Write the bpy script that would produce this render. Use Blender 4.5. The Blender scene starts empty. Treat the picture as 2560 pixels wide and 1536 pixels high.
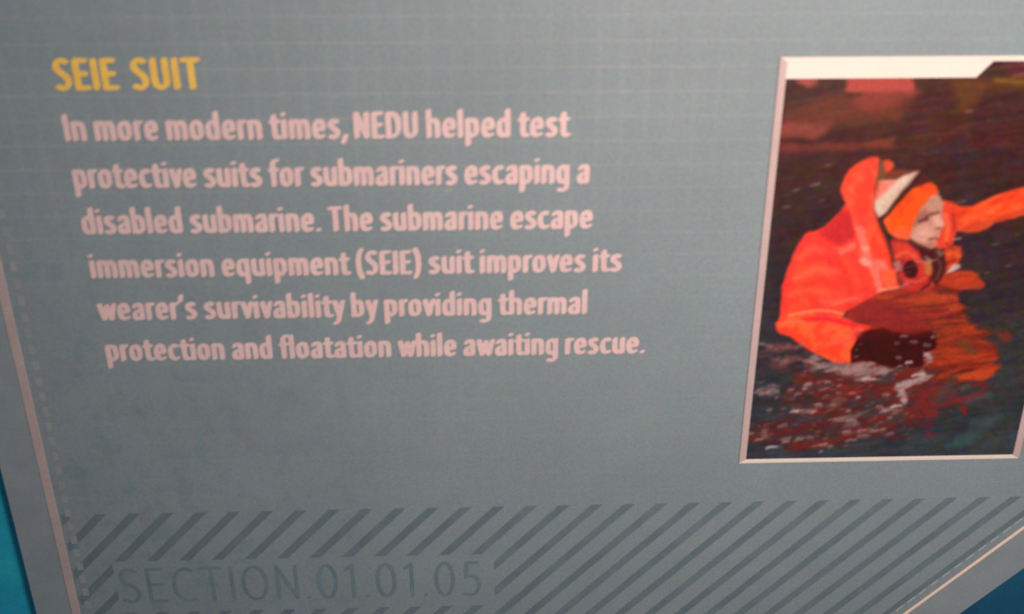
import bpy, bmesh, math, random
import numpy as np
from mathutils import Vector, Matrix

# ------------------------------------------------------------------ camera
F_PX = 2100.0                       # focal length in pixels of the 2560 px wide photograph
D0 = 0.40                           # metres from the lens to the panel along the axis
v = np.array([30, 5662, F_PX], float); v /= np.linalg.norm(v)      # panel "down" seen by the camera
h = np.array([1, -.0138, 0.]); h[2] = -(h[0]*v[0] + h[1]*v[1]) / v[2]; h /= np.linalg.norm(h)
n = np.cross(h, v)                  # into the wall
R = np.array([h, n, -v])            # camera (x right, y down, z forward) -> world
cam_pos = R @ np.array([0, 0, -D0])
cam = bpy.data.cameras.new("camera"); cam_ob = bpy.data.objects.new("camera", cam)
bpy.context.scene.collection.objects.link(cam_ob)
cr, cu, cb = R @ np.array([1, 0, 0.]), R @ np.array([0, -1, 0.]), R @ np.array([0, 0, -1.])
cam_ob.matrix_world = Matrix(((cr[0], cu[0], cb[0], cam_pos[0]), (cr[1], cu[1], cb[1], cam_pos[1]),
                              (cr[2], cu[2], cb[2], cam_pos[2]), (0, 0, 0, 1)))
cam.sensor_width = 36; cam.lens = 36 * F_PX / 2560; cam.clip_start = .01; cam.clip_end = 50
cam.dof.use_dof = True; cam.dof.focus_distance = .50; cam.dof.aperture_fstop = 4.4
S = bpy.context.scene; S.camera = cam_ob
S.view_settings.view_transform = 'Standard'; S.view_settings.look = 'None'
S.view_settings.exposure = 0; S.view_settings.gamma = 1

def at(x, y, Y=0.0):
    """point of the plane at depth Y that the photograph shows at pixel x, y"""
    r = R @ np.array([x - 1280, y - 768, F_PX]); t = (Y - cam_pos[1]) / r[1]
    p = cam_pos + r * t
    return float(p[0]), float(p[2])
def pix(X, Y, Z):
    p = np.stack([X - cam_pos[0], np.full_like(X, Y) - cam_pos[1], Z - cam_pos[2]], -1) @ R
    return p[..., 0] / p[..., 2] * F_PX + 1280, p[..., 1] / p[..., 2] * F_PX + 768

# ------------------------------------------------------------------ light of the room
w = bpy.data.worlds.new("World"); S.world = w; w.use_nodes = True
w.node_tree.nodes['Background'].inputs[0].default_value = (.80, .92, 1.0, 1)
w.node_tree.nodes['Background'].inputs[1].default_value = .10
L = bpy.data.lights.new("ceiling_spot", 'AREA'); L.shape = 'DISK'; L.size = .10
L.energy = 4.3; L.color = (1.0, .70, .545)
lo = bpy.data.objects.new("ceiling_spot", L); S.collection.objects.link(lo)
lo.location = (.19, -.47, .27)
lo.rotation_euler = (Vector((.12, 0, .04)) - lo.location).to_track_quat('-Z', 'Y').to_euler()

# ------------------------------------------------------------------ helpers
def lin(c): 
    c = np.asarray(c, float) / 255
    return np.where(c <= .04045, c / 12.92, ((c + .055) / 1.055) ** 2.4)
def link(o, parent=None):
    S.collection.objects.link(o)
    if parent: o.parent = parent
    return o
def mesh_ob(name, verts, faces, mat, parent=None):
    me = bpy.data.meshes.new(name); me.from_pydata(verts, [], faces); me.update()
    o = bpy.data.objects.new(name, me); me.materials.append(mat)
    return link(o, parent)
def empty(name, loc, label, cat):
    o = bpy.data.objects.new(name, None); o.location = loc; o.empty_display_size = .02
    o['label'] = label; o['category'] = cat
    return link(o)
def prism(name, pts, y0, y1, mat, parent=None, bevel=0):
    """pts (X, Z) counter-clockwise seen from the camera; back y0, front y1; world coordinates"""
    bm = bmesh.new()
    fr = [bm.verts.new((p[0], y1, p[1])) for p in pts]; bk = [bm.verts.new((p[0], y0, p[1])) for p in pts]
    front = bm.faces.new(fr); bm.faces.new(bk[::-1]); k = len(pts)
    for i in range(k): bm.faces.new((fr[i], bk[i], bk[(i+1) % k], fr[(i+1) % k]))
    bmesh.ops.recalc_face_normals(bm, faces=bm.faces)
    if bevel:
        bmesh.ops.bevel(bm, geom=[e for e in front.edges], offset=bevel, segments=2, affect='EDGES', profile=.5)
    me = bpy.data.meshes.new(name); bm.to_mesh(me); bm.free()
    me.materials.append(mat)
    return link(bpy.data.objects.new(name, me), parent)

class NT:
    def __init__(s, name):
        s.m = bpy.data.materials.new(name); s.m.use_nodes = True; s.t = s.m.node_tree
        s.b = s.t.nodes['Principled BSDF']; s.tc = s.t.nodes.new('ShaderNodeTexCoord')
    def new(s, typ, **kw):
        nd = s.t.nodes.new(typ)
        for k, val in kw.items(): setattr(nd, k, val)
        return nd
    def lk(s, a, b): s.t.links.new(a, b)
    def math(s, op, a, b=None, clamp=False):
        nd = s.new('ShaderNodeMath', operation=op, use_clamp=clamp)
        for i, q in enumerate((a, b)):
            if q is None: continue
            if isinstance(q, (int, float)): nd.inputs[i].default_value = q
            else: s.lk(q, nd.inputs[i])
        return nd.outputs[0]
    def noise(s, scale, detail=2, rough=.5, vec=None, sc=None, col=False):
        nd = s.new('ShaderNodeTexNoise'); nd.inputs['Scale'].default_value = scale
        nd.inputs['Detail'].default_value = detail; nd.inputs['Roughness'].default_value = rough
        src = vec or s.tc.outputs['Object']
        if sc:
            mp = s.new('ShaderNodeMapping'); mp.inputs['Scale'].default_value = sc; s.lk(src, mp.inputs[0]); src = mp.outputs[0]
        s.lk(src, nd.inputs['Vector'])
        return nd.outputs['Color' if col else 'Fac']
    def mix(s, f, a, b, mode='MIX'):
        nd = s.new('ShaderNodeMix', data_type='RGBA', blend_type=mode)
        if isinstance(f, (int, float)): nd.inputs[0].default_value = f
        else: s.lk(f, nd.inputs[0])
        for i, q in ((6, a), (7, b)):
            if isinstance(q, tuple): nd.inputs[i].default_value = (*q[:3], 1)
            else: s.lk(q, nd.inputs[i])
        return nd.outputs[2]
    def rng(s, x, a, b, c=0., d=1.):
        nd = s.new('ShaderNodeMapRange', clamp=True)
        s.lk(x, nd.inputs[0])
        for i, q in enumerate((a, b, c, d)): nd.inputs[i+1].default_value = q
        return nd.outputs[0]
    def grain(s, col, amt=.14):
        """fine coloured grain of the ink-jet print"""
        g = s.noise(900, 2, .7, col=True); sep = s.new('ShaderNodeSeparateColor'); s.lk(g, sep.inputs[0])
        cb = s.new('ShaderNodeCombineColor')
        for i in range(3):
            s.lk(s.rng(sep.outputs[i], .25, .75, 1-amt, 1+amt), cb.inputs[i])
        return s.mix(1., col, cb.outputs[0], 'MULTIPLY')

def simple(name, col, rough=.55, var=.06, amt=.16, spec=.3):
    q = NT(name)
    c = q.mix(q.rng(q.noise(60, 3), .3, .7), tuple(x*(1-var) for x in col), tuple(min(1, x*(1+var)) for x in col))
    q.lk(q.grain(c, amt), q.b.inputs['Base Color']); q.b.inputs['Roughness'].default_value = rough
    q.b.inputs['Specular IOR Level'].default_value = spec
    return q.m

# printed face of the panel: steel blue with a faint lighter square grid
GRID = (at(1253, 39)[1] - at(1253, 414)[1]) / 6
def face_material():
    q = NT('printed_blue_grey_face')
    sep = q.new('ShaderNodeSeparateXYZ'); q.lk(q.tc.outputs['Object'], sep.inputs[0])
    X, Z = sep.outputs[0], sep.outputs[2]
    base = (.202, .298, .372)
    n1 = q.rng(q.noise(14, 3, .6), .3, .7)
    c = q.mix(n1, tuple(x*.95 for x in base), tuple(x*1.05 for x in base))
    # blotchy teal / violet ink variation, stronger to the left of the sheet
    lm = q.math('MULTIPLY', q.rng(X, .0, -.2, .10, 1.), q.rng(Z, .10, -.10, .25, 1.))
    t = q.math('MULTIPLY', q.rng(q.noise(75, 4, .65), .52, .72), lm)
    c = q.mix(q.math('MULTIPLY', t, .55), c, (.07, .235, .30))
    t2 = q.math('MULTIPLY', q.rng(q.noise(62, 4, .65, sc=(1, 1.7, .8)), .54, .74), lm)
    c = q.mix(q.math('MULTIPLY', t2, .45), c, (.165, .155, .235))
    def lines(a, off, wdt):
        fr = q.math('FRACT', q.math('DIVIDE', q.math('ADD', a, off + 10*GRID), GRID))
        dist = q.math('ABSOLUTE', q.math('SUBTRACT', fr, .5))
        return q.rng(dist, wdt, wdt*.3, 0., 1.)
    hz = lines(Z, GZ, .07); vt = lines(X, GX, .16)
    top = q.rng(Z, .0, .09, .22, 1.)
    side = q.rng(X, .17, .05, .15, 1.)
    patch = q.rng(q.noise(12, 2), .3, .65, .35, 1.)
    hf = q.math('MULTIPLY', q.math('MULTIPLY', hz, top), patch)
    vf = q.math('MULTIPLY', q.math('MULTIPLY', vt, top), q.math('MULTIPLY', side, patch))
    c = q.mix(q.math('MULTIPLY', hf, .13), c, (.52, .56, .58))
    c = q.mix(q.math('MULTIPLY', vf, .05), c, (.52, .56, .58))
    q.lk(q.grain(c, .20), q.b.inputs['Base Color'])
    q.b.inputs['Roughness'].default_value = .58; q.b.inputs['Specular IOR Level'].default_value = .22
    bp = q.new('ShaderNodeBump'); bp.inputs['Strength'].default_value = .06; bp.inputs['Distance'].default_value = .0004
    q.lk(q.noise(900, 2), bp.inputs['Height']); q.lk(bp.outputs[0], q.b.inputs['Normal'])
    return q.m
GZ = GRID*.5 - at(1253, 39)[1] % GRID
GX = GRID*.5 - at(1253, 250)[0] % GRID

M_face = face_material()
M_band = simple('grey_satin_board', (.225, .315, .395), .45)
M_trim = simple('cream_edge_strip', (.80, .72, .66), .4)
M_trim_side = simple('dull_edge_strip', (.40, .385, .43), .5)  # left strip's dimmer, blurred look is put into the colour
M_text = simple('warm_white_ink', (.66, .56, .63), .55, .05)
M_yellow = simple('yellow_ink', (.76, .58, .13), .55, .05)
M_stripe = simple('dark_slate_ink', (.124, .205, .268), .55, .10)
M_number = simple('faint_slate_ink', (.134, .240, .312), .55, .12)
M_dash = simple('pale_dash_ink', (.246, .325, .392), .55)
M_dash_b = simple('bright_dash_ink', (.36, .44, .50), .55)
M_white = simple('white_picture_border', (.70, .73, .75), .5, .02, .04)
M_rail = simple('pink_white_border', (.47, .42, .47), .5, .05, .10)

# ------------------------------------------------------------------ wall behind
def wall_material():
    q = NT('teal_blue_wall')
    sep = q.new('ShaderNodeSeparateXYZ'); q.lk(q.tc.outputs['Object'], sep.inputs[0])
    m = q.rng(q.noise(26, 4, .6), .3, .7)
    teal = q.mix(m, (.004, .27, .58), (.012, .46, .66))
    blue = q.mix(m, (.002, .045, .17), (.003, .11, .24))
    c = q.mix(q.rng(sep.outputs[0], -.15, .2), teal, blue)  # teal on the left, darker blue towards the right
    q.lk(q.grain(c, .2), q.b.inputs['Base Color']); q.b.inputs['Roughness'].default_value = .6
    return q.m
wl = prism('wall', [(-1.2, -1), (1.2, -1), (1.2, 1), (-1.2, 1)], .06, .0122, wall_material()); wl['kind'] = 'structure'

# ------------------------------------------------------------------ the panel
panel = empty('information_panel', (0, 0, -.25),
              'blue grey printed sign with yellow heading, pale lettering and dark diagonal stripes', 'information panel')
PB = Vector((0, 0, -.25))
def local(o, root, base):
    o.location = -base; return o
def add(o): return local(o, panel, PB)

LX, TZ, RX, BZ, CH = -.2345, .205, .345, -.245, .4040        # face outline, CH: X - Z on the chamfer
def outline(e):
    """panel outline grown by e (straight sides) with the 45 degree corner"""
    c = CH + e * math.sqrt(2)
    return [(LX-e, BZ-e), (c + BZ - e, BZ-e), (RX+e, RX+e-c), (RX+e, TZ+e), (LX-e, TZ+e)]
bw = .0240
add(prism('backing_board', outline(bw), .012, .0003, M_band, panel, .0003))
add(prism('face_board', outline(0), .0010, 0.0, M_face, panel))
# edge strips, one each side, mitred by the outlines
def strip(i, win, wout, mat, hgt, lab=None):
    a, b = outline(-win), outline(wout); j = (i+1) % 5
    o = add(prism('edge_strip', [a[i], b[i], b[j], a[j]], .0006, -hgt, mat, panel, .0002))
    if lab: o['label'] = lab
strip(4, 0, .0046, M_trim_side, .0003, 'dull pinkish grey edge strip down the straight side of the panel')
strip(1, 0, .0017, M_trim, .0003, 'thin bright cream edge strip on the slanted corner of the panel')
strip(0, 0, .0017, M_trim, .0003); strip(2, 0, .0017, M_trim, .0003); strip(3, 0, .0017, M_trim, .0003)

# ---- dashes just inside the edge
def bar(p, q, wdt, name, mat, y=-.00020):
    p, q = np.array(p), np.array(q); d = (q-p)/np.linalg.norm(q-p); s = np.array([-d[1], d[0]])*wdt/2
    pts = [p-s, q-s, q+s, p+s]
    return add(mesh_ob(name, [(a[0], y, a[1]) for a in pts], [(0, 1, 2, 3)], mat, panel))
z = .20
while z > -.24:
    bar((LX+.0052, z), (LX+.0052, z-.0050), .0034, 'dash', M_dash); z -= .0083
dch = .3972; s0 = -.24
while s0 < -.06:
    X = dch + s0
    if X < .34: bar((X, s0), (X+.0036, s0+.0036), .0010, 'dash', M_dash_b)
    s0 += .0056

bar(at(1112, 479), at(1130, 472), .0004, 'scratch', M_dash_b)
# ---- diagonal stripes (45 degrees), cut to the hatched band and round the section number
def clip(poly, a, b, c):            # keep a*x + b*z <= c
    out = []
    for i in range(len(poly)):
        p, q = poly[i], poly[(i+1) % len(poly)]; dp, dq = a*p[0]+b*p[1]-c, a*q[0]+b*q[1]-c
        if dp <= 0: out.append(p)
        if dp*dq < 0: t = dp/(dp-dq); out.append((p[0]+t*(q[0]-p[0]), p[1]+t*(q[1]-p[1])))
    return out
H_TOP = at(1280, 1266)[1]
BOX_T = at(800, 1394)[1]; BOX_B = at(800, 1522)[1]; BOX_L = at(282, 1420)[0]; BOX_R = at(1236, 1420)[0]
def stripe_piece(poly):
    if len(poly) > 2:
        add(mesh_ob('stripe', [(a[0], -.00012, a[1]) for a in poly], [tuple(range(len(poly)))], M_stripe, panel))
SP = (at(1700+2170*.3504, 1245)[0] - at(1700+335*.3504, 1257)[0]) / 8
x_ref = at(1700+335*.3504, 1258)[0]           # top centre of one stripe
SW = .0058                                     # horizontal width of a stripe
for k in range(-25, 12):
    xt = x_ref + k*SP
    # whole stripe, then its pieces outside the number box
    full = [(xt-SW/2, H_TOP), (xt+SW/2, H_TOP), (xt+SW/2-.2, H_TOP-.2), (xt-SW/2-.2, H_TOP-.2)]
    full = clip(full, 0, -1, .238); full = clip(full, -1, 0, -(LX+.0012)); full = clip(full, 1, -1, CH-.0078)
    if len(full) < 3: continue
    A_ = clip(full, 0, -1, -BOX_T)             # above the box
    rest = clip(full, 0, 1, BOX_T)
    Lf = clip(rest, 1, 0, BOX_L); Rt = clip(rest, -1, 0, -BOX_R)
    Md = clip(clip(clip(rest, 0, 1, BOX_B), -1, 0, -BOX_L), 1, 0, BOX_R)
    area = lambda p: 0 if len(p) < 3 else abs(sum(p[i][0]*p[(i+1) % len(p)][1]-p[(i+1) % len(p)][0]*p[i][1] for i in range(len(p))))/2
    if abs(area(full) - area(A_) - area(Lf) - area(Rt) - area(Md)) < 1e-8:
        stripe_piece(full); continue           # clear of the number box
    if area(Rt) > 1e-6 and area(clip(A_, 1, 0, BOX_R)) < 1e-7:
        pieces = (clip(full, -1, 0, -BOX_R), Lf, Md)
    else:
        pieces = (A_, Lf, Rt, Md)
    for p in pieces:
        if area(p) > 1e-6: stripe_piece(p)

# ------------------------------------------------------------------ lettering
def arc(cx, cy, rx, ry, a0, a1, k=9):
    return [(cx+rx*math.cos(math.radians(a0+(a1-a0)*i/k)), cy+ry*math.sin(math.radians(a0+(a1-a0)*i/k))) for i in range(k+1)]
def crv(P, k=6):
    P = [P[0]] + list(P) + [P[-1]]; out = []
    for i in range(1, len(P)-2):
        for j in range(k):
            t = j/k; a, b, c, d = P[i-1], P[i], P[i+1], P[i+2]
            out.append(tuple(.5*((2*b[m]) + (-a[m]+c[m])*t + (2*a[m]-5*b[m]+4*c[m]-d[m])*t*t + (-a[m]+3*b[m]-3*c[m]+d[m])*t**3) for m in (0, 1)))
    return out + [P[-1]]
B, T, A, DS, W = .08, .92, 1.38, -.36, .42
r = W/2
def arch(x, wd, top=T, bot=B, ry=.26):
    return arc(x+wd/2, top-ry, wd/2, ry, 180, 0) + [(x+wd, bot)]
bowl = lambda x=0, wd=W, b=B, t=T, ry=.27: arc(x+wd/2, t-ry, wd/2, ry, 0, 180) + arc(x+wd/2, b+ry, wd/2, ry, 180, 360) + [(x+wd, t-ry)]
C = 1.28       # cap height (centre line)
G = {
 'a': ([crv([(.04, .80), (.10, .90), (.22, .93), (.34, .88), (.38, .72), (.38, .5), (.38, B)]), crv([(.38, .56), (.2, .54), (.05, .45), (0, .29), (.04, .13), (.15, .07), (.28, .12), (.38, .27)])], .38),
 'b': ([[(0, B), (0, A)], bowl()], W), 'c': ([crv([(.34, .86), (.24, .92), (.1, .86), (.01, .68), (0, .5), (.01, .32), (.1, .14), (.24, .08), (.35, .13)])], .32),
 'd': ([[(W, B), (W, A)], bowl()], W),
 'e': ([[(.02, .49), (.41, .49)], crv([(.41, .49), (.41, .68), (.34, .87), (.21, .93), (.08, .86), (.01, .66), (0, .48), (.02, .28), (.1, .13), (.23, .08), (.38, .14)])], .40),
 'f': ([[(.10, B), (.10, 1.08)], crv([(.10, 1.0), (.11, 1.24), (.2, 1.37), (.34, 1.38)]), [(-.03, .88), (.29, .88)]], .26),
 'g': ([bowl(), crv([(W, T), (W, .3), (W, -.05), (.38, -.28), (.22, -.37), (.03, -.33)])], W),
 'h': ([[(0, B), (0, A)], arch(0, W)], W), 'i': ([[(0, B), (0, T)], [(0, 1.27), (.001, 1.28)]], 0), 'l': ([[(0, B), (0, A)]], 0),
 'm': ([[(0, B), (0, T)], arch(0, .38), arch(.38, .38)], .76), 'n': ([[(0, B), (0, T)], arch(0, W)], W), 'o': ([bowl()], W),
 'p': ([[(0, DS), (0, T)], bowl()], W), 'q': ([[(W, DS), (W, T)], bowl()], W),
 'r': ([[(0, B), (0, T)], crv([(0, .55), (.04, .76), (.13, .90), (.24, .92)])], .21),
 's': ([crv([(.32, .86), (.2, .93), (.06, .88), (.01, .74), (.08, .60), (.2, .50), (.31, .39), (.34, .25), (.26, .10), (.12, .07), (-.01, .13)])], .32),
 't': ([crv([(.08, 1.18), (.08, .7), (.08, .32), (.12, .13), (.22, .08), (.31, .09)]), [(-.05, .90), (.28, .90)]], .26),
 'u': ([[(0, T), (0, .34)] + arc(r, .34, r, .26, 180, 360) + [(W, T)], [(W, T), (W, B)]], W),
 'v': ([[(-.02, T), (.18, B), (.38, T)]], .36), 'w': ([[(-.02, T), (.17, B), (.36, .86), (.55, B), (.74, T)]], .72),
 'y': ([[(-.02, T), (.18, .12)], crv([(.39, T), (.2, .14), (.12, -.18), (.04, -.32), (-.05, -.36)])], .37),
 'I': ([[(0, B), (0, C)]], 0), 'T': ([[(.24, B), (.24, C)], [(-.02, C), (.5, C)]], .48),
 'N': ([[(0, B), (0, C), (.50, B), (.50, C)]], .50), 'E': ([[(.36, C), (0, C), (0, B), (.37, B)], [(0, .70), (.32, .70)]], .33),
 'D': ([[(0, B), (0, C), (.12, C)] + crv([(.14, C), (.33, 1.2), (.47, .98), (.49, .68), (.47, .38), (.33, .15), (.14, B)]) + [(0, B)]], .49),
 'U': ([[(0, C), (0, .4)] + arc(.23, .38, .23, .30, 180, 360) + [(.46, C)]], .46),
 'S': ([crv([(.39, 1.22), (.26, 1.29), (.1, 1.25), (.01, 1.08), (.04, .90), (.17, .75), (.31, .60), (.39, .42), (.36, .2), (.23, .08), (.1, .08), (-.02, .14)])], .38),
 '(': ([crv([(.16, 1.44), (.03, 1.1), (-.01, .62), (.03, .18), (.16, -.18)])], .12), ')': ([crv([(-.02, 1.44), (.1, 1.1), (.14, .62), (.1, .18), (-.02, -.18)])], .12),
 '.': ([[(0, .09), (.001, .1)]], 0), ',': ([[(.03, .14), (-.07, -.17)]], 0), "'": ([[(.03, 1.38), (-.03, 1.1)]], 0),
}
# light, wide capitals and figures of the section number
GN = {
 'S': ([crv([(.55, 1.18), (.36, 1.28), (.14, 1.22), (.04, 1.02), (.1, .82), (.3, .70), (.5, .56), (.58, .36), (.5, .16), (.28, .06), (.02, .14)])], .58),
 'E': ([[(.5, C), (0, C), (0, B), (.52, B)], [(0, .70), (.45, .70)]], .5),
 'C': ([crv([(.66, 1.18), (.46, 1.28), (.22, 1.2), (.04, .95), (0, .66), (.05, .36), (.22, .14), (.45, .07), (.66, .14)])], .64),
 'T': ([[(.3, B), (.3, C)], [(-.02, C), (.62, C)]], .6), 'I': ([[(0, B), (0, C)]], 0), 'N': ([[(0, B), (0, C), (.66, B), (.66, C)]], .66),
 'O': ([arc(.41, .68, .41, .61, 0, 360, 28)], .82), '0': ([arc(.30, .68, .30, .61, 0, 360, 26)], .60),
 '1': ([[(0, 1.12), (.22, 1.28), (.22, B)]], .3), '.': ([[(0, .09), (.001, .1)]], 0),
 '5': ([[(.48, C), (.10, C), (.06, .74)] + crv([(.06, .74), (.25, .78), (.44, .70), (.53, .46), (.46, .2), (.26, .07), (0, .1)])], .52),
}
def lettering(name, text, glyphs, x0, x1, zb, xh, na, nb, tilt, mat, gap, space, y=-.00018, res=.030):
    """line of print: every letter drawn with an oval nib (na x nb, tilted) and traced to a clean outline;
       letters keep their height xh and are spaced to run from x0 to x1"""
    pos, x = [], 0.
    for ch in text:
        if ch == ' ': x += space; continue
        pos.append((ch, x)); x += glyphs[ch][1] + gap*(.8 if ch in "',rvwyft" else 1.)
    end = pos[-1][1] + glyphs[pos[-1][0]][1]
    kx = (x1 - x0 - 2*na*xh) / (end * xh)             # horizontal fit
    ct, st = math.cos(tilt), math.sin(tilt)
    pad = .5
    gx = np.arange(-pad, end*kx + pad, res); gz = np.arange(-.65, 1.75, res)
    fld = np.full((len(gz), len(gx)), 9., np.float32)
    for ch, px in pos:
        for st_ in glyphs[ch][0]:
            for (ax, az), (bx, bz) in zip(st_[:-1], st_[1:]):
                ax, bx = (px+ax)*kx, (px+bx)*kx
                i0 = max(0, int((min(ax, bx)-.4+pad)/res)); i1 = min(len(gx), int((max(ax, bx)+.4+pad)/res)+2)
                k0 = max(0, int((min(az, bz)-.4+.65)/res)); k1 = min(len(gz), int((max(az, bz)+.4+.65)/res)+2)
                U, V = np.meshgrid(gx[i0:i1], gz[k0:k1])
                tr = lambda a, b: ((a*ct+b*st)/na, (-a*st+b*ct)/nb)
                u, vv = tr(U, V); p, q = np.array(tr(ax, az)), np.array(tr(bx, bz)); d = q-p
                t = np.clip(((u-p[0])*d[0]+(vv-p[1])*d[1])/max(1e-9, d@d), 0, 1)
                dd = np.hypot(u-p[0]-t*d[0], vv-p[1]-t*d[1])-1
                fld[k0:k1, i0:i1] = np.minimum(fld[k0:k1, i0:i1], dd)
    verts, vid, faces = [], {}, []
    off = na
    def V_(key, X, Z):
        if key not in vid:
            vid[key] = len(verts); verts.append((x0 + (X+off)*xh, y, zb + (Z)*xh))
        return vid[key]
    ins = fld < 0; Kz, Kx = fld.shape
    full = ins[:-1, :-1] & ins[1:, :-1] & ins[:-1, 1:] & ins[1:, 1:]
    anyc = ins[:-1, :-1] | ins[1:, :-1] | ins[:-1, 1:] | ins[1:, 1:]
    for k in range(Kz-1):
        row = np.nonzero(anyc[k])[0]; skip = -1
        for i in row:
            if i < skip: continue
            if full[k, i]:
                j = i
                while j < Kx-1 and full[k, j]: j += 1
                skip = j
                faces.append((V_((i, k), gx[i], gz[k]), V_((j, k), gx[j], gz[k]), V_((j, k+1), gx[j], gz[k+1]), V_((i, k+1), gx[i], gz[k+1])))
                continue
            cs = [(i, k), (i+1, k), (i+1, k+1), (i, k+1)]; poly = []
            for m in range(4):
                p, q = cs[m], cs[(m+1) % 4]; fp, fq = fld[p[1], p[0]], fld[q[1], q[0]]
                if fp < 0: poly.append(V_(p, gx[p[0]], gz[p[1]]))
                if (fp < 0) != (fq < 0):
                    t = fp/(fp-fq); poly.append(V_(('e', min(p, q), max(p, q)), gx[p[0]]+t*(gx[q[0]]-gx[p[0]]), gz[p[1]]+t*(gz[q[1]]-gz[p[1]])))
            if len(poly) > 2: faces.append(tuple(poly))
    return add(mesh_ob(name, verts, faces, mat, panel))

TX0 = -.1950
XH = .0084
L1 = at(163, 353)[1]; L6 = at(270, 903)[1]; PITCH = (L1-L6)/5
LINES = [("In more modern times, NEDU helped test", (1425, 343)), ("protective suits for submariners escaping a", (1474, 457)),
         ("disabled submarine. The submarine escape", (1481, 573)), ("immersion equipment (SEIE) suit improves its", (1553, 681)),
         ("wearer's survivability by providing thermal", (1468, 784)), ("protection and floatation while awaiting rescue.", (1612, 884))]
for i, (txt, e) in enumerate(LINES):
    lettering('text_line', txt, G, TX0, at(*e)[0], L1-i*PITCH, XH, .166, .085, math.radians(24), M_text, .37, .31)
hz_ = at(320, 224)[1]; hc = at(320, 146)[1]
lettering('heading', "SEIE SUIT", G, at(137, 222)[0]+.0006, at(502, 220)[0]+.0010, hz_, (hc-hz_)/1.37, .165, .10, math.radians(20), M_yellow, .37, .46)
lettering('section_number', "SECTION.01.01.05", GN, at(305, 1495)[0], at(1203, 1494)[0], at(800, 1499)[1], (at(800, 1409)[1]-at(800, 1499)[1])/1.36,
          .062, .048, math.radians(24), M_number, .40, .3)

# ------------------------------------------------------------------ framed picture
FY = -.0008
pic = empty('framed_picture', (.19, 0, -.0875),
            'printed photograph of a swimmer in an orange survival suit, white bordered, mounted on the panel', 'picture')
PP = Vector((.19, 0, -.0875))
def addp(o): return local(o, pic, PP)
fl, ft = at(1950.5, 144, FY); fb = at(1847, 1160, FY)[1]; fr_ = at(2549, 1142, FY)[0]
rw, rh = .0036, .0023
def rail(pts, lab=None, mat=None):
    o = addp(prism('border_rail', pts, 0.0, FY, mat or M_rail, pic, .0003))
    if lab: o['label'] = lab
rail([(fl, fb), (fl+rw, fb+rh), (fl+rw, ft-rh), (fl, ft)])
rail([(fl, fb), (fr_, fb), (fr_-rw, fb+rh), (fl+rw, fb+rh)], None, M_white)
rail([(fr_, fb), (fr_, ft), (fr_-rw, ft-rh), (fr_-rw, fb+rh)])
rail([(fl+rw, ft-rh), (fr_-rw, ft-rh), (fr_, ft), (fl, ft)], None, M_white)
PY = -.0004
hb = at(1963, 198, FY)[1]; hx0 = at(2441, 191, FY)[0]; hx1 = hx0 + (ft-rh-hb)*1.0
addp(prism('header_band', [(fl+rw-.0004, hb), (hx0, hb), (hx1, ft-rh+.0003), (fl+rw-.0004, ft-rh+.0003)], PY+.0001, FY+.0001, M_white, pic, .0001))

# ---- the printed photograph: a fine sheet whose ink colours are laid down shape by shape
rng = np.random.default_rng(7)
x0, x1, z0, z1 = fl+rw*.6, fr_-rw*.6, fb+rh*.6, ft-rh*.6
NX, NZ = 440, 600
GXs, GZs = np.meshgrid(np.linspace(x0, x1, NX), np.linspace(z0, z1, NZ))
PX, PYY = pix(GXs, PY, GZs)                         # where the photograph shows each point of the sheet
def fbm(sx, sy, ang=0., octs=4, seed=0, gain=.5):
    rg = np.random.default_rng(seed); ca, sa = math.cos(ang), math.sin(ang)
    u = (PX*ca+PYY*sa)/sx; w_ = (-PX*sa+PYY*ca)/sy; out = 0; amp = 1; tot = 0
    for o in range(octs):
        g = rg.random((256, 256)); a, b = u*2**o+37*o, w_*2**o+91*o
        ia, ib = np.floor(a).astype(int), np.floor(b).astype(int); fa, fb_ = a-ia, b-ib
        fa, fb_ = fa*fa*(3-2*fa), fb_*fb_*(3-2*fb_)
        q = lambda i, j: g[(ib+j) % 256, (ia+i) % 256]
        out = out + amp*((q(0, 0)*(1-fa)+q(1, 0)*fa)*(1-fb_)+(q(0, 1)*(1-fa)+q(1, 1)*fa)*fb_); tot += amp; amp *= gain
    return out/tot
wob_x = (fbm(26, 20, 0, 3, 101)-.5)*9; wob_y = (fbm(30, 16, 0, 3, 102)-.5)*7
img = np.zeros((NZ, NX, 3))
def sstep(a, b, x): t = np.clip((x-a)/(b-a), 0, 1); return t*t*(3-2*t)
def mask(poly, soft=3., wob=.6):
    P = np.array(poly, float); m = np.zeros_like(PX); pad = soft*2+10
    sel = (PX > P[:, 0].min()-pad) & (PX < P[:, 0].max()+pad) & (PYY > P[:, 1].min()-pad) & (PYY < P[:, 1].max()+pad)
    if not sel.any(): return m
    x, y = PX[sel]+wob_x[sel]*wob, PYY[sel]+wob_y[sel]*wob
    d = np.full(x.shape, 1e9); ins = np.zeros(x.shape, bool)
    for i in range(len(P)):
        a, b = P[i], P[(i+1) % len(P)]; e = b-a
        t = np.clip(((x-a[0])*e[0]+(y-a[1])*e[1])/max(1e-9, e@e), 0, 1)
        d = np.minimum(d, np.hypot(x-a[0]-t*e[0], y-a[1]-t*e[1]))
        c = (a[1] > y) != (b[1] > y)
        if abs(e[1]) > 1e-9: ins ^= c & (x < (y-a[1])/e[1]*e[0]+a[0])
    m[sel] = sstep(-soft, soft, np.where(ins, d, -d))
    return m
def lay(m, col, op=1.):
    global img
    m = (m*op)[..., None]; img = img*(1-m) + np.asarray(col, float)*m
ZA = lambda P: [(1850+a/3.4507, 350+b/3.4507) for a, b in P]
ZB = lambda P: [(1850+a/3.4507, 750+b/3.4507) for a, b in P]
ZC = lambda P: [(1700+a/2.8537, b/2.8537) for a, b in P]
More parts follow.
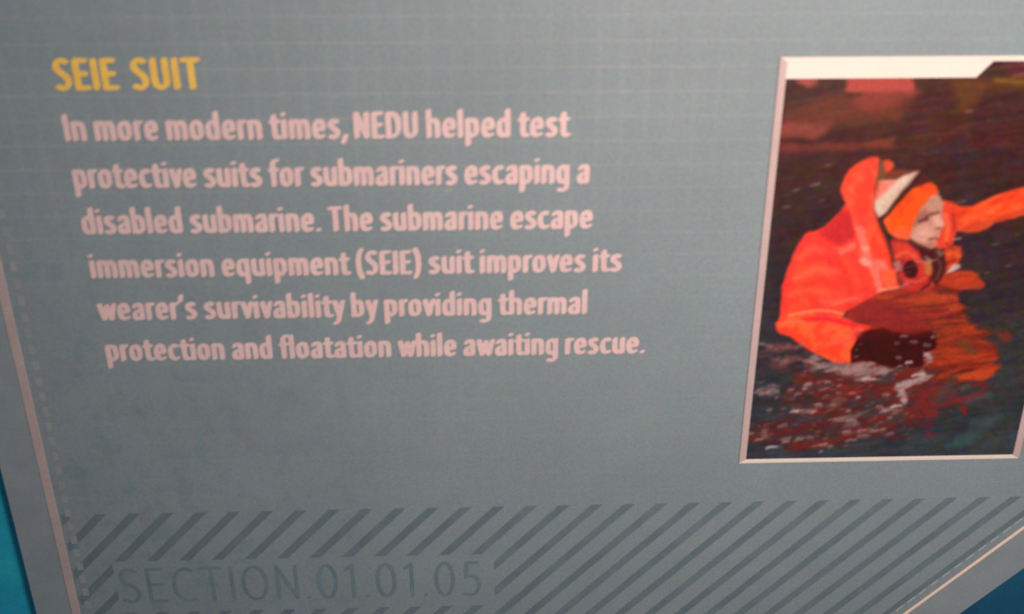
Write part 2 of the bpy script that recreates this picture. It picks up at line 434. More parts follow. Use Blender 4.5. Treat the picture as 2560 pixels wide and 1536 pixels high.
def line(P, wd, col, soft=1.5, op=1., wob=.3):
    P = np.array(P, float); m = np.zeros_like(PX); pad = wd+soft*2+8
    sel = (PX > P[:, 0].min()-pad) & (PX < P[:, 0].max()+pad) & (PYY > P[:, 1].min()-pad) & (PYY < P[:, 1].max()+pad)
    if not sel.any(): return
    x, y = PX[sel]+wob_x[sel]*wob, PYY[sel]+wob_y[sel]*wob; d = np.full(x.shape, 1e9)
    for a, b in zip(P[:-1], P[1:]):
        e = b-a; t = np.clip(((x-a[0])*e[0]+(y-a[1])*e[1])/max(1e-9, e@e), 0, 1); d = np.minimum(d, np.hypot(x-a[0]-t*e[0], y-a[1]-t*e[1]))
    m[sel] = sstep(wd/2+soft, wd/2-soft, d); lay(m, col, op)
# water
ys = [150, 400, 560, 700, 900, 1150]
cs = np.array([(72, 44, 38), (66, 40, 38), (58, 43, 42), (54, 46, 48), (54, 54, 57), (60, 70, 73)], float)
for ch in range(3): img[..., ch] = np.interp(PYY, ys, cs[:, ch])
lay(sstep(2250, 2560, PX)*sstep(700, 900, PYY), (62, 66, 62), .7)
lay(sstep(1960, 1880, PX)*sstep(430, 560, PYY), (58, 62, 70), .7)
rip = fbm(70, 9, -.16, 4, 1); img *= (1+(rip-.5)*.40)[..., None]
lay(sstep(.52, .72, fbm(160, 34, -.12, 4, 2))*sstep(700, 300, PYY), (84, 36, 36), .55)
lay(sstep(.52, .70, fbm(120, 30, -.2, 4, 3)), (46, 48, 58), .35)
lay(sstep(.55, .75, fbm(140, 26, -.1, 4, 4)), (66, 56, 36), .30)
# red reflections in the upper water
lay(mask(ZC([(740, 800), (1150, 660), (1720, 640), (1600, 800), (1560, 860), (1200, 880), (1000, 930), (740, 1000)]), 18), (118, 56, 42), .75)
lay(mask(ZC([(1200, 640), (1660, 600), (1700, 670), (1450, 790), (1300, 800)]), 14, 2), (150, 62, 52), .7)
lay(mask(ZC([(820, 540), (1000, 540), (990, 605), (930, 632), (850, 600)]), 7, 1.6), (172, 78, 68), .95)
lay(mask(ZC([(1190, 540), (1665, 540), (1665, 655), (1400, 665), (1180, 655)]), 7, 1.6), (188, 74, 66), .95)
lay(mask(ZC([(1150, 660), (1300, 665), (1290, 690), (1190, 690)]), 2), (76, 48, 36), .9)
lay(mask(ZC([(715, 900), (900, 880), (1080, 900), (1040, 970), (960, 1010), (840, 980), (715, 975)]), 12, 2), (146, 66, 56), .85)
lay(mask(ZC([(715, 880), (850, 870), (820, 900), (715, 960)]), 8, 2), (158, 66, 54), .8)
lay(mask(ZC([(705, 1020), (900, 1040), (1500, 1000), (1560, 1050), (1000, 1075), (700, 1095)]), 9, 2.2), (132, 56, 46), .8)
lay(mask(ZC([(1300, 1030), (1560, 970), (1500, 1050)]), 6), (132, 62, 40), .6)
lay(mask(ZC([(720, 1000), (1050, 990), (1100, 940), (1350, 950), (1250, 1010), (900, 1035), (720, 1015)]), 6), (70, 36, 36), .6)
lay(mask(ZC([(700, 1095), (1000, 1090), (980, 1130), (700, 1150)]), 8), (72, 34, 46), .7)
lay(mask(ZC([(1900, 540), (2200, 560), (2454, 520), (2600, 540), (2600, 640), (2200, 640), (2050, 800), (1980, 780), (1960, 640)]), 14), (112, 66, 34), .65)
line(ZC([(2250, 570), (2450, 590), (2600, 570)]), 8, (150, 112, 38), 5, .7)
lay(mask(ZC([(2300, 430), (2454, 430), (2600, 430), (2600, 530), (2380, 540), (2270, 500)]), 8), (92, 44, 46), .7)
line(ZC([(2380, 545), (2450, 530), (2600, 545)]), 4, (176, 104, 84), 3, .7)
st = fbm(90, 5, -.14, 3, 9); lay(sstep(.62, .8, st)*sstep(560, 300, PYY), (150, 82, 60), .35)
for (a, b, l) in ((2060, 795, 50), (1060, 1182, 40), (960, 1320, 60), (830, 1358, 30), (2030, 1437, 30), (760, 1478, 20), (980, 1310, 30)):
    line(ZC([(a-l/2, b+4), (a+l/2, b-5)]), 2.2, (186, 140, 118), 1.5, .7)
for (a, b, l) in ((650, 385, 90), (485, 432, 50), (755, 222, 60), (400, 580, 70), (1900, 533, 60), (2205, 903, 60), (2130, 1150, 30), (2310, 1087, 50), (1320, 0, 10)):
    line(ZA([(a-l/2, b+5), (a+l/2, b-6)]), 2.4, (176, 140, 125), 1.6, .6)
# submerged suit and its broken reflection
sub = fbm(60, 12, -.12, 4, 11)
m = mask(ZB([(900, 60), (1300, -60), (1850, -80), (1900, 100), (2000, 200), (2120, 300), (2230, 430), (2240, 500), (2205, 640), (2110, 690), (1950, 710), (1800, 760), (1650, 860), (1300, 900), (900, 860), (600, 830), (500, 720), (900, 580), (1000, 300)]), 34, 1.4)
rg_ = fbm(44, 9, -.12, 4, 71); m = sstep(.42, .60, m + (rg_-.5)*1.1)
lay(m, (134, 46, 38)); rp = fbm(46, 6, -.14, 4, 16); rp2 = fbm(90, 10, -.05, 3, 17)
rgt = sstep(2180, 2400, PX + .4*(PYY-900))
lay(m*sstep(.40, .66, sub)*(.35+.65*rgt), (186, 62, 32), .7); lay(m*sstep(.48, .62, rp), (106, 40, 36), .8); lay(m*sstep(.58, .7, fbm(60, 16, -.2, 4, 19))*rgt, (78, 54, 46), .6)
lay(m*sstep(.56, .72, rp2), (196, 66, 36), .55); lay(m*sstep(.64, .76, fbm(34, 4, -.1, 3, 18)), (226, 96, 52), .45)
lay(mask(ZB([(1700, 200), (1960, 200), (2150, 350), (2230, 470), (2180, 560), (1800, 540), (1700, 420)]), 16), (190, 66, 34), .3)
lay(mask(ZB([(1850, 330), (1960, 370), (2060, 470), (1990, 470), (1900, 400)]), 5), (110, 72, 44), .8)
low = mask(ZB([(480, 620), (900, 560), (1700, 600), (1850, 780), (1720, 1000), (1650, 1150), (1500, 1195), (1200, 1200), (1000, 1240), (740, 1275), (150, 1290), (80, 1210), (80, 1090), (320, 1010), (350, 880), (430, 780)]), 30, 1.6)
low = sstep(.36, .62, low + (fbm(50, 10, -.15, 4, 72)-.5)*1.2)
pt = fbm(70, 20, -.15, 4, 12)
lay(low*sstep(.30, .46, pt), (98, 46, 44), .85); lay(low*sstep(.52, .72, pt), (142, 50, 38), .65); lay(low*sstep(.56, .7, rp), (84, 56, 56), .5)
lay(low*sstep(.56, .7, fbm(50, 13, -.15, 4, 13)), (70, 66, 66), .75)
m = mask(ZB([(1640, 700), (2150, 720), (2110, 820), (1990, 900), (1960, 1000), (1720, 1060), (1600, 1180), (1450, 1160), (1500, 900)]), 30, 1.8); m = sstep(.4, .62, m + (rg_-.5)*1.3)
lay(m*sstep(.44, .56, fbm(52, 20, -.2, 4, 14)), (132, 48, 44), .9)
lay(mask(ZB([(1830, 640), (2200, 590), (2190, 660), (2100, 685), (1880, 690)]), 4, 1.4), (208, 74, 38), .85)
lay(mask(ZB([(1930, 830), (2090, 790), (2060, 840), (1900, 900)]), 4, 1.2), (140, 42, 50), .85)
lay(mask(ZB([(1880, 920), (1960, 910), (1960, 1000), (1920, 990)]), 4, 1.4), (146, 48, 38), .85)
lay(mask(ZB([(2200, 290), (2320, 265), (2340, 360), (2260, 372)]), 5, 1.3), (128, 56, 42), .85)
lay(mask(ZB([(2000, 230), (2300, 250), (2200, 300), (2050, 280)]), 6, 1.3), (108, 58, 40), .5)
lay(mask(ZB([(1700, 770), (1860, 660), (1860, 780), (1800, 870), (1650, 900)]), 12, 1.8), (74, 72, 68), .6)
lay(mask(ZB([(1890, 740), (1990, 720), (1980, 770), (1900, 800)]), 4), (82, 86, 80), .7)
for (a, b, c_, d) in ((2000, 1080, 2250, 1010), (1880, 1200, 2180, 1060), (1800, 1260, 2050, 1190), (2100, 1250, 2400, 1150), (1960, 870, 2150, 820)):
    line(ZB([(a, b), (c_, d)]), 14, (72, 102, 104), 12, .5, 1.)
lay(mask(ZB([(1820, 1240), (1960, 1180), (2000, 1230), (1880, 1290)]), 14), (62, 96, 86), .6)
lay(mask(ZB([(80, 380), (500, 380), (700, 560), (400, 640), (100, 480)]), 12, 1.5)*sstep(.4, .6, fbm(44, 14, -.1, 4, 15)), (132, 70, 70), .8)
# torso between back and water
lay(mask(ZA([(1080, 1300), (1400, 1250), (1760, 1130), (1870, 1150), (1880, 1300), (1900, 1484), (1700, 1540), (900, 1540), (960, 1440)]), 4), (164, 54, 42))
fr = mask(ZA([(1080, 1300), (1400, 1250), (1760, 1130), (1880, 1300), (1900, 1540), (900, 1540)]), 8)
lay(fr*sstep(.54, .68, rp), (122, 44, 40), .7); lay(fr*sstep(.58, .72, rp2), (204, 74, 38), .7)
lay(mask(ZA([(1300, 1340), (1850, 1310), (1880, 1460), (1500, 1470)]), 8)*sstep(.4, .6, sub), (204, 76, 34), .5)
lay(mask(ZB([(930, 90), (1100, -30), (1300, 20), (1500, 120), (1650, 250), (1300, 270), (1130, 240)]), 8), (152, 46, 44), .8)
for (a, b, c_, d) in ((1350, 110, 1800, 85), (1500, 60, 1850, 30), (1240, 1470, 1700, 1440)):
    line(ZB([(a, b), (c_, d)]) if b < 500 else ZA([(a, b), (c_, d)]), 5, (104, 44, 36), 3, .6, 1)
# right hand and water in front of it
lay(mask(ZA([(1700, 1180), (1850, 1135), (2010, 1125), (2060, 1165), (2105, 1240), (2090, 1285), (1860, 1300), (1700, 1310)]), 3, 1.6), (186, 58, 36))
lay(mask(ZA([(1750, 1190), (2000, 1170), (2080, 1230), (1900, 1270), (1760, 1260)]), 6, 1.5)*sstep(.44, .6, rp), (222, 84, 46), .8)
lay(mask(ZA([(1700, 1240), (1860, 1290), (2090, 1270), (2080, 1310), (1700, 1330)]), 5, 1.5), (96, 40, 36), .7)
line(ZA([(1850, 1150), (2060, 1160)]), 4, (226, 92, 50), 2, .7); line(ZA([(1900, 1285), (2090, 1275)]), 5, (214, 90, 60), 2, .6)
line(ZA([(1880, 1160), (2000, 1160)]), 3, (120, 44, 34), 2, .6)
# arm
fw2 = fbm(60, 16, -.5, 4, 28)
arm = mask(ZA([(1740, 525), (1830, 535), (1900, 572), (2000, 568), (2100, 525), (2200, 485), (2320, 440), (2450, 408), (2700, 360), (2700, 590), (2450, 650), (2300, 695), (2200, 710), (2150, 755), (2060, 790), (1960, 800), (1860, 785), (1800, 790), (1740, 700)]), 2.5)
lay(arm, (236, 70, 36)); lay(arm*sstep(.56, .7, fw2), (250, 104, 60), .5); lay(arm*sstep(.45, .33, fw2), (206, 52, 40), .6); lay(arm*sstep(.5, .7, fbm(40, 14, -.35, 3, 21)), (246, 98, 46), .6)
lay(arm*mask(ZA([(1880, 760), (2100, 700), (2450, 590), (2700, 530), (2700, 620), (2200, 740), (1960, 830)]), 8), (196, 66, 42), .6)
lay(arm*mask(ZA([(1740, 620), (1860, 560), (1930, 640), (1900, 760), (1760, 760)]), 8), (214, 62, 44), .7)
line(ZA([(2140, 630), (2200, 625)]), 5, (250, 130, 90), 3, .6)
# red collar right of the face
lay(mask(ZA([(1740, 560), (1800, 590), (1860, 680), (1860, 800), (1840, 900), (1800, 935), (1700, 945), (1660, 900), (1720, 760)]), 3), (226, 66, 46))
lay(mask(ZA([(1750, 960), (1850, 910), (1905, 920), (1920, 990), (1890, 1060), (1800, 1130), (1760, 1100)]), 4), (206, 66, 38))
line(ZA([(1848, 858), (1905, 850)]), 3, (236, 190, 170), 1.2, .9); line(ZA([(1790, 900), (1850, 950)]), 5, (120, 40, 36), 3, .5)
# back and shoulder
body = mask(ZA([(560, 815), (600, 790), (650, 785), (740, 740), (860, 620), (930, 530), (1000, 640), (1050, 850), (1120, 1000), (1180, 1200), (1210, 1310), (1130, 1360), (1050, 1405), (930, 1470), (850, 1560), (340, 1560), (345, 1440), (365, 1260), (400, 1140), (455, 1010), (510, 890)]), 2.5)
lay(body, (250, 64, 48)); fo = fbm(46, 60, .9, 4, 22)
bpoly = ZA([(560, 815), (650, 785), (740, 740), (860, 620), (930, 530), (1100, 560), (1250, 1000), (1210, 1310), (1050, 1405), (850, 1700), (340, 1700), (345, 1440), (400, 1140), (510, 890)])
rd = body*(1-mask(bpoly, 26, .5)); lay(rd, (236, 46, 54), .6)
fw = fbm(70, 14, 1.05, 4, 27); lay(body*sstep(.56, .70, fw), (255, 104, 74), .30); lay(body*sstep(.46, .30, fw), (236, 48, 50), .35)
lay(body*sstep(.45, .72, fo), (255, 78, 50), .8); lay(body*sstep(.5, .28, fo), (238, 60, 50), .6)
lay(body*mask(ZA([(690, 800), (880, 600), (960, 610), (1000, 740), (1010, 830), (860, 920), (760, 880)]), 9), (206, 46, 46), .95)
lay(body*mask(ZA([(760, 900), (1000, 960), (1060, 1100), (1150, 1300), (1050, 1400), (1050, 1200), (950, 1050)]), 16), (236, 58, 52), .8)
lay(body*mask(ZA([(340, 1300), (400, 1050), (560, 820), (620, 840), (480, 1080), (440, 1350)]), 10), (242, 58, 52), .6)
line(ZA([(870, 965), (960, 925), (1060, 860), (1100, 870)]), 16, (248, 112, 96), 6, .85)
line(ZA([(1020, 745), (1060, 860), (1100, 880)]), 18, (250, 112, 96), 6, .85)
line(ZA([(800, 930), (900, 950)]), 8, (248, 96, 76), 5, .6)
for P, c_, wd in (([(470, 1200), (640, 1120), (820, 1130)], (255, 112, 78), 14), ([(520, 1010), (640, 930), (700, 960)], (255, 104, 76), 14), ([(430, 1330), (600, 1290), (760, 1330)], (255, 108, 64), 14),
                  ([(640, 1010), (800, 1040), (900, 1130)], (228, 48, 48), 16), ([(560, 1240), (740, 1220), (880, 1290)], (232, 52, 46), 14), ([(900, 1180), (960, 1290), (940, 1400)], (226, 46, 46), 18), ([(700, 1400), (860, 1400), (1040, 1360)], (255, 128, 96), 6)):
    line(ZA(P), wd, c_, 12, .55)
# lower sleeve
slv = mask(ZB([(300, 205), (340, 170), (440, 135), (620, 110), (880, 150), (1000, 195), (1125, 235), (1060, 270), (1000, 340), (965, 430), (950, 575), (820, 545), (680, 480), (520, 390), (430, 320), (330, 290)]), 2.5)
lay(slv, (255, 70, 44)); lay(slv*sstep(.56, .70, fw2), (255, 116, 72), .5); lay(slv*sstep(.45, .32, fw2), (244, 58, 44), .35); lay(slv*sstep(.5, .72, fbm(40, 26, .5, 3, 23)), (255, 104, 52), .7)
line(ZB([(560, 165), (760, 165), (920, 205), (1060, 235)]), 13, (238, 44, 50), 6, .9)
line(ZB([(420, 135), (560, 105), (700, 90), (800, 100), (890, 130)]), 6, (255, 142, 100), 3, .9)
line(ZB([(340, 210), (470, 180), (560, 200)]), 7, (255, 120, 80), 4, .6); line(ZB([(900, 380), (960, 300), (1040, 250)]), 14, (250, 92, 74), 6, .7)
line(ZB([(780, 50), (900, 10), (1000, -20)]), 4, (255, 120, 90), 3, .6); line(ZB([(310, 215), (350, 285)]), 5, (220, 80, 60), 2, .7)
# sleeve opening
hole = mask(ZB([(955, 520), (960, 440), (990, 370), (1040, 300), (1110, 262), (1240, 248), (1330, 280), (1500, 300), (1640, 272), (1690, 310), (1685, 420), (1590, 470), (1575, 575), (1400, 590), (1250, 575), (1150, 535), (1050, 520), (960, 548)]), 3)
lay(hole, (62, 20, 23)); lay(mask(ZB([(1000, 300), (1240, 250), (1640, 275), (1660, 320), (1250, 300), (1020, 360)]), 12), (104, 32, 30), .6)
lay(hole*sstep(.5, .7, fbm(40, 30, 0, 3, 24)), (78, 28, 26), .6)
# chest
lay(mask(ZA([(1300, 860), (1460, 880), (1560, 950), (1640, 1060), (1700, 1200), (1640, 1300), (1420, 1300), (1340, 1200), (1320, 1050)]), 4), (198, 52, 46))
lay(mask(ZA([(1340, 900), (1440, 890), (1540, 980), (1560, 1040), (1420, 1040), (1350, 1000)]), 5), (214, 62, 46), .9)
lay(mask(ZA([(1430, 875), (1560, 925), (1690, 938), (1760, 985), (1780, 1080), (1740, 1200), (1690, 1260), (1650, 1200), (1670, 1060), (1580, 1040), (1540, 960)]), 4), (78, 34, 34))
lay(mask(ZA([(1670, 955), (1720, 945), (1755, 985), (1730, 1010), (1700, 990)]), 3), (142, 100, 86), .85)
lay(mask(ZA([(1575, 1060), (1660, 1052), (1650, 1165), (1600, 1160)]), 3), (196, 116, 68), .9)
line(ZA([(1505, 1048), (1600, 1050), (1690, 1038)]), 3.5, (186, 140, 106), 1.5, .9)
th = np.linspace(0, 2*math.pi, 14)[:-1]
lay(mask(ZA([(1475+62*math.cos(t), 1120+78*math.sin(t)) for t in th]), 3), (62, 26, 30))
line(ZA([(1435, 1105), (1480, 1085), (1510, 1085)]), 2, (150, 90, 80), 1.2, .8); line(ZA([(1430, 1150), (1470, 1140)]), 2, (160, 96, 86), 1.2, .8)
lay(mask(ZA([(1545, 1080), (1600, 1080), (1605, 1160), (1560, 1190)]), 3), (208, 58, 44), .9)
line(ZA([(1395, 1265), (1420, 1245), (1450, 1245)]), 3, (220, 160, 150), 1.2, .9); line(ZA([(1340, 1180), (1400, 1240)]), 9, (110, 60, 66), 4, .8)
for _ in range(26):
    a, b = rng.uniform(1560, 1860), rng.uniform(1200, 1460); l = rng.uniform(14, 50)
    line(ZA([(a, b), (a+l, b-rng.uniform(0, 8))]), 1.8, (214, 110, 66) if _ % 2 else (110, 42, 34), 1.2, .7)
# hood lining and dark seams
lay(mask(ZA([(1180, 330), (1240, 300), (1340, 262), (1540, 262), (1620, 310), (1660, 365), (1500, 420), (1240, 710), (1190, 700), (1170, 560)]), 5), (80, 38, 34))
lay(mask(ZA([(1225, 300), (1330, 262), (1540, 262), (1420, 310), (1330, 335), (1225, 352)]), 2.5), (128, 60, 46))
lay(mask(ZA([(1205, 350), (1340, 345), (1440, 302), (1548, 266), (1500, 330), (1410, 430), (1310, 550), (1235, 650), (1195, 672), (1160, 610), (1158, 520), (1190, 440)]), 2), (236, 192, 168))
lay(mask(ZA([(1200, 358), (1350, 352), (1290, 420), (1190, 510), (1150, 540), (1160, 440)]), 6), (240, 108, 88), .85)
line(ZA([(1540, 275), (1440, 390), (1330, 530), (1250, 640)]), 5, (150, 122, 96), 2.5, .85)
line(ZA([(1560, 300), (1460, 400), (1340, 545), (1235, 690)]), 5, (58, 30, 28), 2.5, .85)
# inner hood
line(ZA([(1200, 640), (1330, 480), (1480, 340)]), 4, (208, 160, 138), 3, .7)
ih = mask(ZA([(1232, 700), (1350, 565), (1440, 470), (1500, 412), (1640, 366), (1690, 395), (1722, 455), (1650, 500), (1570, 580), (1510, 690), (1485, 800), (1465, 868), (1350, 852), (1280, 800)]), 2.5)
lay(ih, (240, 80, 30)); lay(ih*sstep(.5, .72, fbm(50, 22, .9, 4, 33)), (252, 106, 52), .5); lay(ih*sstep(.46, .3, fbm(44, 24, .9, 4, 34)), (214, 58, 34), .55); lay(ih*mask(ZA([(1600, 370), (1690, 390), (1720, 455), (1650, 490)]), 6), (222, 70, 36), .7)
lay(ih*mask(ZA([(1280, 790), (1480, 790), (1470, 870), (1330, 860)]), 6), (246, 92, 62), .8)
# face
face = mask(ZA([(1650, 490), (1705, 460), (1738, 505), (1755, 570), (1742, 635), (1760, 700), (1772, 742), (1735, 770), (1722, 800), (1728, 830), (1708, 860), (1700, 905), (1650, 948), (1580, 925), (1500, 885), (1462, 850), (1482, 780), (1510, 690), (1570, 580)]), 2.2)
lay(face, (212, 138, 116))
lay(face*mask(ZA([(1500, 760), (1620, 740), (1680, 800), (1620, 880), (1500, 870)]), 12), (234, 166, 144), .8)
lay(face*mask(ZA([(1660, 500), (1740, 480), (1760, 600), (1640, 640), (1610, 600)]), 10), (200, 138, 114), .8)
lay(face*mask(ZA([(1660, 650), (1720, 640), (1770, 740), (1690, 760)]), 7), (238, 168, 146), .85)
lay(face*mask(ZA([(1500, 650), (1600, 600), (1640, 640), (1540, 720), (1490, 780)]), 8), (164, 92, 80), .75)
line(ZA([(1600, 668), (1650, 645), (1715, 628)]), 6, (104, 56, 50), 2, .9)
line(ZA([(1545, 706), (1580, 690), (1620, 684)]), 7, (92, 48, 46), 2.2, .9)
line(ZA([(1690, 765), (1735, 765)]), 5, (140, 70, 66), 2.2, .8)
line(ZA([(1630, 858), (1665, 850), (1706, 856)]), 5, (146, 56, 58), 2, .9)
lay(face*mask(ZA([(1570, 900), (1650, 880), (1700, 890), (1650, 950)]), 6), (186, 112, 100), .7)
line(ZA([(1470, 862), (1540, 905), (1640, 950), (1700, 948)]), 6, (84, 40, 34), 3, .8)
# straps and creases on the chest
for P, c_, wd in (([(1350, 1010), (1430, 960), (1520, 1010)], (236, 92, 66), 7), ([(1340, 1180), (1390, 1120), (1400, 1040)], (120, 40, 38), 6), ([(1650, 1180), (1630, 1250), (1570, 1290)], (96, 34, 32), 7),
                  ([(1600, 1010), (1640, 1040)], (226, 190, 176), 4), ([(1700, 1010), (1735, 1100), (1700, 1190)], (122, 66, 52), 6), ([(1430, 1215), (1520, 1230), (1600, 1190)], (228, 84, 60), 6),
                  ([(1790, 990), (1860, 970), (1890, 1010)], (236, 100, 56), 7), ([(1780, 1060), (1850, 1040)], (130, 46, 34), 6), ([(1770, 640), (1800, 740), (1780, 860)], (246, 100, 62), 10), ([(1840, 640), (1850, 780)], (186, 46, 40), 8)):
    line(ZA(P), wd, c_, 2.5, .85)
# hood outside
hood = mask(ZA([(866, 440), (880, 385), (905, 320), (950, 245), (1000, 205), (1060, 175), (1120, 150), (1175, 145), (1205, 165), (1205, 240), (1180, 330), (1155, 430), (1150, 560), (1170, 660), (1215, 760), (1265, 860), (1300, 960), (1320, 1060), (1345, 1180), (1372, 1275), (1290, 1290), (1195, 1312), (1150, 1220), (1110, 1110), (1030, 1040), (1010, 960), (990, 860), (980, 740), (965, 640), (930, 560), (890, 510)]), 2.5)
lay(hood, (247, 66, 46)); lay(hood*sstep(.56, .7, fw), (255, 112, 78), .45); lay(hood*sstep(.46, .30, fw), (232, 54, 46), .4); lay(hood*sstep(.5, .7, fbm(34, 60, .3, 3, 31)), (252, 98, 58), .6)
lay(hood*mask(ZA([(866, 440), (930, 270), (1020, 200), (960, 330), (930, 520)]), 8), (236, 64, 48), .6)
lay(hood*mask(ZA([(980, 560), (1080, 600), (1180, 700), (1100, 760), (1000, 700)]), 12), (240, 66, 56), .6)
line(ZA([(1150, 600), (1215, 770), (1290, 960), (1320, 1110)]), 5, (150, 52, 34), 3, .7)
line(ZA([(1205, 720), (1265, 850), (1315, 990), (1335, 1100)]), 5, (78, 44, 34), 2.5, .85)
lay(mask(ZA([(1195, 165), (1240, 172), (1262, 230), (1262, 300), (1230, 350), (1180, 360), (1190, 260)]), 2.5), (128, 76, 54))
line(ZA([(1170, 340), (1190, 400), (1160, 470)]), 8, (196, 80, 52), 4, .8)
lay(mask(ZA([(1235, 180), (1275, 165), (1320, 200), (1334, 232), (1300, 272), (1260, 285), (1240, 230)]), 2.5), (228, 74, 46))
# pale reflective patches on the hood
lay(mask(ZA([(990, 745), (1050, 740), (1100, 860), (1120, 960), (1150, 1040), (1260, 1030), (1290, 1120), (1200, 1130), (1240, 1290), (1190, 1308), (1130, 1130), (1030, 1050), (1060, 960), (1010, 860)]), 4, 1.2), (249, 120, 104), .8)
lay(mask(ZA([(1030, 1040), (1080, 1015), (1130, 1050), (1120, 1095), (1060, 1080)]), 3, 1.2), (250, 156, 138), .9)
lay(mask(ZA([(1050, 920), (1110, 915), (1120, 950), (1070, 965)]), 3), (250, 150, 128), .8)
line(ZA([(1190, 1303), (1280, 1285), (1370, 1272)]), 4, (252, 168, 130), 2, .9)
lay(mask(ZA([(1215, 1130), (1325, 1120), (1350, 1260), (1250, 1285)]), 3), (247, 98, 60), .8)
lay(mask(ZA([(1325, 1060), (1375, 1040), (1405, 1090), (1390, 1130), (1340, 1140)]), 3), (190, 120, 116), .85)
lay(mask(ZA([(1780, 1148), (1825, 1082), (1870, 1070), (1905, 1082), (1895, 1105), (1850, 1128)]), 2), (226, 168, 164))
line(ZA([(1785, 1145), (1850, 1120)]), 3, (240, 200, 190), 1.5, .8)
# foam
foam = fbm(36, 9, -.2, 4, 41)
for P, c_, op in (([(500, 520), (650, 470), (800, 550), (1100, 525), (1345, 592), (1250, 665), (1050, 715), (850, 650), (620, 600)], (172, 130, 124), .9),
                  ([(1560, 425), (1640, 440), (1700, 500), (1610, 610), (1665, 640), (1640, 690), (1440, 770), (1430, 880), (1400, 920), (1350, 820), (1300, 755), (1450, 690), (1560, 600), (1600, 500)], (190, 148, 144), .95),
                  ([(760, 1010), (900, 985), (1130, 935), (1030, 1010), (1020, 1100), (900, 1090), (760, 1060)], (160, 122, 116), .85),
                  ([(110, 690), (330, 715), (345, 790), (230, 845), (120, 800)], (150, 116, 114), .7),
                  ([(130, 360), (350, 400), (560, 390), (500, 440), (200, 440)], (150, 104, 100), .7),
                  ([(260, 500), (420, 470), (500, 560), (330, 560)], (150, 112, 96), .6),
                  ([(150, 1080), (250, 1090), (290, 1190), (180, 1240)], (142, 100, 92), .8),
                  ([(440, 920), (660, 940), (640, 990), (450, 980)], (170, 126, 122), .7),
                  ([(1200, 940), (1420, 900), (1400, 960), (1230, 990)], (170, 128, 122), .8),
                  ([(700, 840), (900, 830), (1000, 870), (800, 900)], (140, 96, 88), .6),
                  ([(870, 1110), (1250, 1090), (1250, 1140), (880, 1150)], (150, 104, 98), .6),
                  ([(300, 1080), (420, 1060), (400, 1110)], (146, 108, 108), .7)):
    mk = mask(ZB(P), 14, 2.0); lay(sstep(.50, .85, mk*.9 + (foam-.5)*1.5), tuple(q2*.86 for q2 in c_), op*.85); lay(sstep(.70, .92, mk*.9 + (fbm(16, 6, -.2, 3, 43)-.5)*1.7), tuple(min(255, q2*1.12) for q2 in c_), op*.75)
spk = [(590, 722, 60), (700, 712, 60), (750, 720, 30), (435, 775, 50), (555, 765, 30), (500, 812, 50), (670, 900, 50), (470, 955, 60), (640, 962, 40), (790, 1028, 60),
       (960, 810, 50), (1020, 838, 30), (1260, 820, 50), (1385, 820, 50), (850, 740, 30), (840, 790, 30), (1190, 915, 50), (1340, 915, 90), (1240, 965, 60), (1300, 1010, 30),
       (1060, 1120, 60), (1150, 1128, 80), (1230, 1120, 40), (1295, 1152, 60), (920, 1135, 60), (170, 1210, 60), (400, 1195, 70), (400, 1215, 60), (520, 1195, 70), (600, 1180, 50),
       (270, 1280, 90), (960, 1210, 80), (1060, 1180, 80), (715, 1250, 70), (780, 1265, 40), (700, 1310, 30), (250, 950, 30), (1455, 545, 60), (1420, 318, 60), (1350, 368, 50), (1490, 350, 60),
       (1610, 390, 60), (1000, 485, 40), (1010, 430, 20), (1040, 380, 40), (1370, 490, 40), (1540, 640, 110), (1110, 690, 100), (300, 505, 50), (180, 375, 60), (210, 810, 70), (310, 835, 20),
       (1380, 575, 40), (1660, 320, 20), (90, 1145, 50), (340, 1095, 40), (800, 905, 40), (930, 945, 30)]
for (a, b, l) in spk:
    dim = .5 if 940 < a < 1640 and 290 < b < 500 else 1.
    k = l*.5; big = l > 80 or (a, b) in ((590, 722), (1455, 545), (1420, 318), (470, 955))
    wd = 6.0 if big else rng.uniform(2.0, 4.2); b += rng.uniform(-5, 5)
    line(ZB([(a-k, b+rng.uniform(4, 12)), (a-k*.4, b-3), (a+k*.3, b+rng.uniform(-4, 4)), (a+k, b-rng.uniform(0, 8))]), wd, (224, 182, 172), 1.8, .95*dim if big else dim*rng.uniform(.5, .9), 1.2)
    if rng.random() < .5: line(ZB([(a-k*.5, b+12), (a+k*.8, b+8)]), wd+4, (150, 104, 98), 4, .6, 1.5)
for _ in range(150):
    a, b = rng.uniform(90, 1500), rng.uniform(560, 1290)
    if low[np.unravel_index(np.argmin((PX-(1850+a/3.4507))**2+(PYY-(750+b/3.4507))**2), PX.shape)] < .3: continue
    l = rng.uniform(8, 26); line(ZB([(a-l, b+rng.uniform(0, 6)), (a+l, b-rng.uniform(0, 6))]), rng.uniform(1.5, 3), (190, 142, 130), 1.4, rng.uniform(.3, .7), .8)
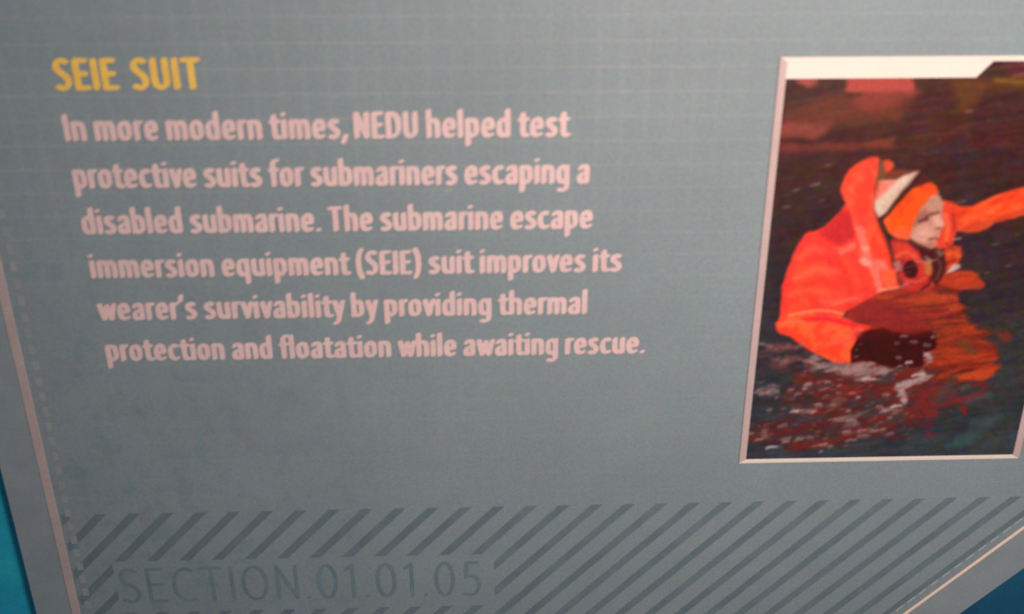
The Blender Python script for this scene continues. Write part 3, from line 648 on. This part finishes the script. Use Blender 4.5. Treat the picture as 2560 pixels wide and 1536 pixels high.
# the soft look of an enlarged print
kern = np.exp(-.5*(np.arange(-4, 5)/1.35)**2); kern /= kern.sum()
for ax in (0, 1):
    pd = np.pad(img, [(4, 4) if a == ax else (0, 0) for a in range(3)], 'edge')
    img = sum(kern[i]*np.take(pd, np.arange(i, i+img.shape[ax]), axis=ax) for i in range(9))
dk = np.clip(1 - img.max(-1)/170, 0, 1)
img[..., 0] += dk*(fbm(16, 13, .2, 3, 61)-.5)*46; img[..., 1] += dk*(fbm(18, 14, -.2, 3, 62)-.5)*22; img[..., 2] += dk*(fbm(14, 12, .1, 3, 63)-.5)*44
# soft tonal grain
img *= (1 + (fbm(7, 5, 0, 2, 51)-.5)*.10)[..., None]
img = np.clip(img, 4, 255)
base = lin(img) / np.array([1.45, 1.02, .82])
base[..., 1:] -= .010; sat = (img.max(-1)-img.min(-1))/255.; base *= (1+.28*np.clip(sat*1.6-.5, 0, 1))[..., None]; base = np.clip(base, .003, .92)
me = bpy.data.meshes.new('photo_print')
nv = NX*NZ
co = np.stack([GXs.ravel(), np.full(nv, PY), GZs.ravel()], -1).astype(np.float32)
idx = np.arange(nv).reshape(NZ, NX)
q_ = np.stack([idx[:-1, :-1], idx[:-1, 1:], idx[1:, 1:], idx[1:, :-1]], -1).reshape(-1, 4).astype(np.int32)
me.vertices.add(nv); me.vertices.foreach_set('co', co.ravel())
me.loops.add(q_.size); me.loops.foreach_set('vertex_index', q_.ravel())
me.polygons.add(len(q_)); me.polygons.foreach_set('loop_start', np.arange(0, q_.size, 4, dtype=np.int32))
me.update(calc_edges=True)
ca = me.color_attributes.new('ink', 'FLOAT_COLOR', 'POINT')
ca.data.foreach_set('color', np.concatenate([base.reshape(-1, 3), np.ones((nv, 1))], 1).astype(np.float32).ravel())
q = NT('glossy_photo_print')
at_ = q.new('ShaderNodeAttribute', attribute_name='ink')
q.lk(q.grain(at_.outputs['Color'], .20), q.b.inputs['Base Color']); q.b.inputs['Roughness'].default_value = .5
q.b.inputs['Specular IOR Level'].default_value = .25
me.materials.append(q.m)
addp(link(bpy.data.objects.new('photo_print', me), pic))
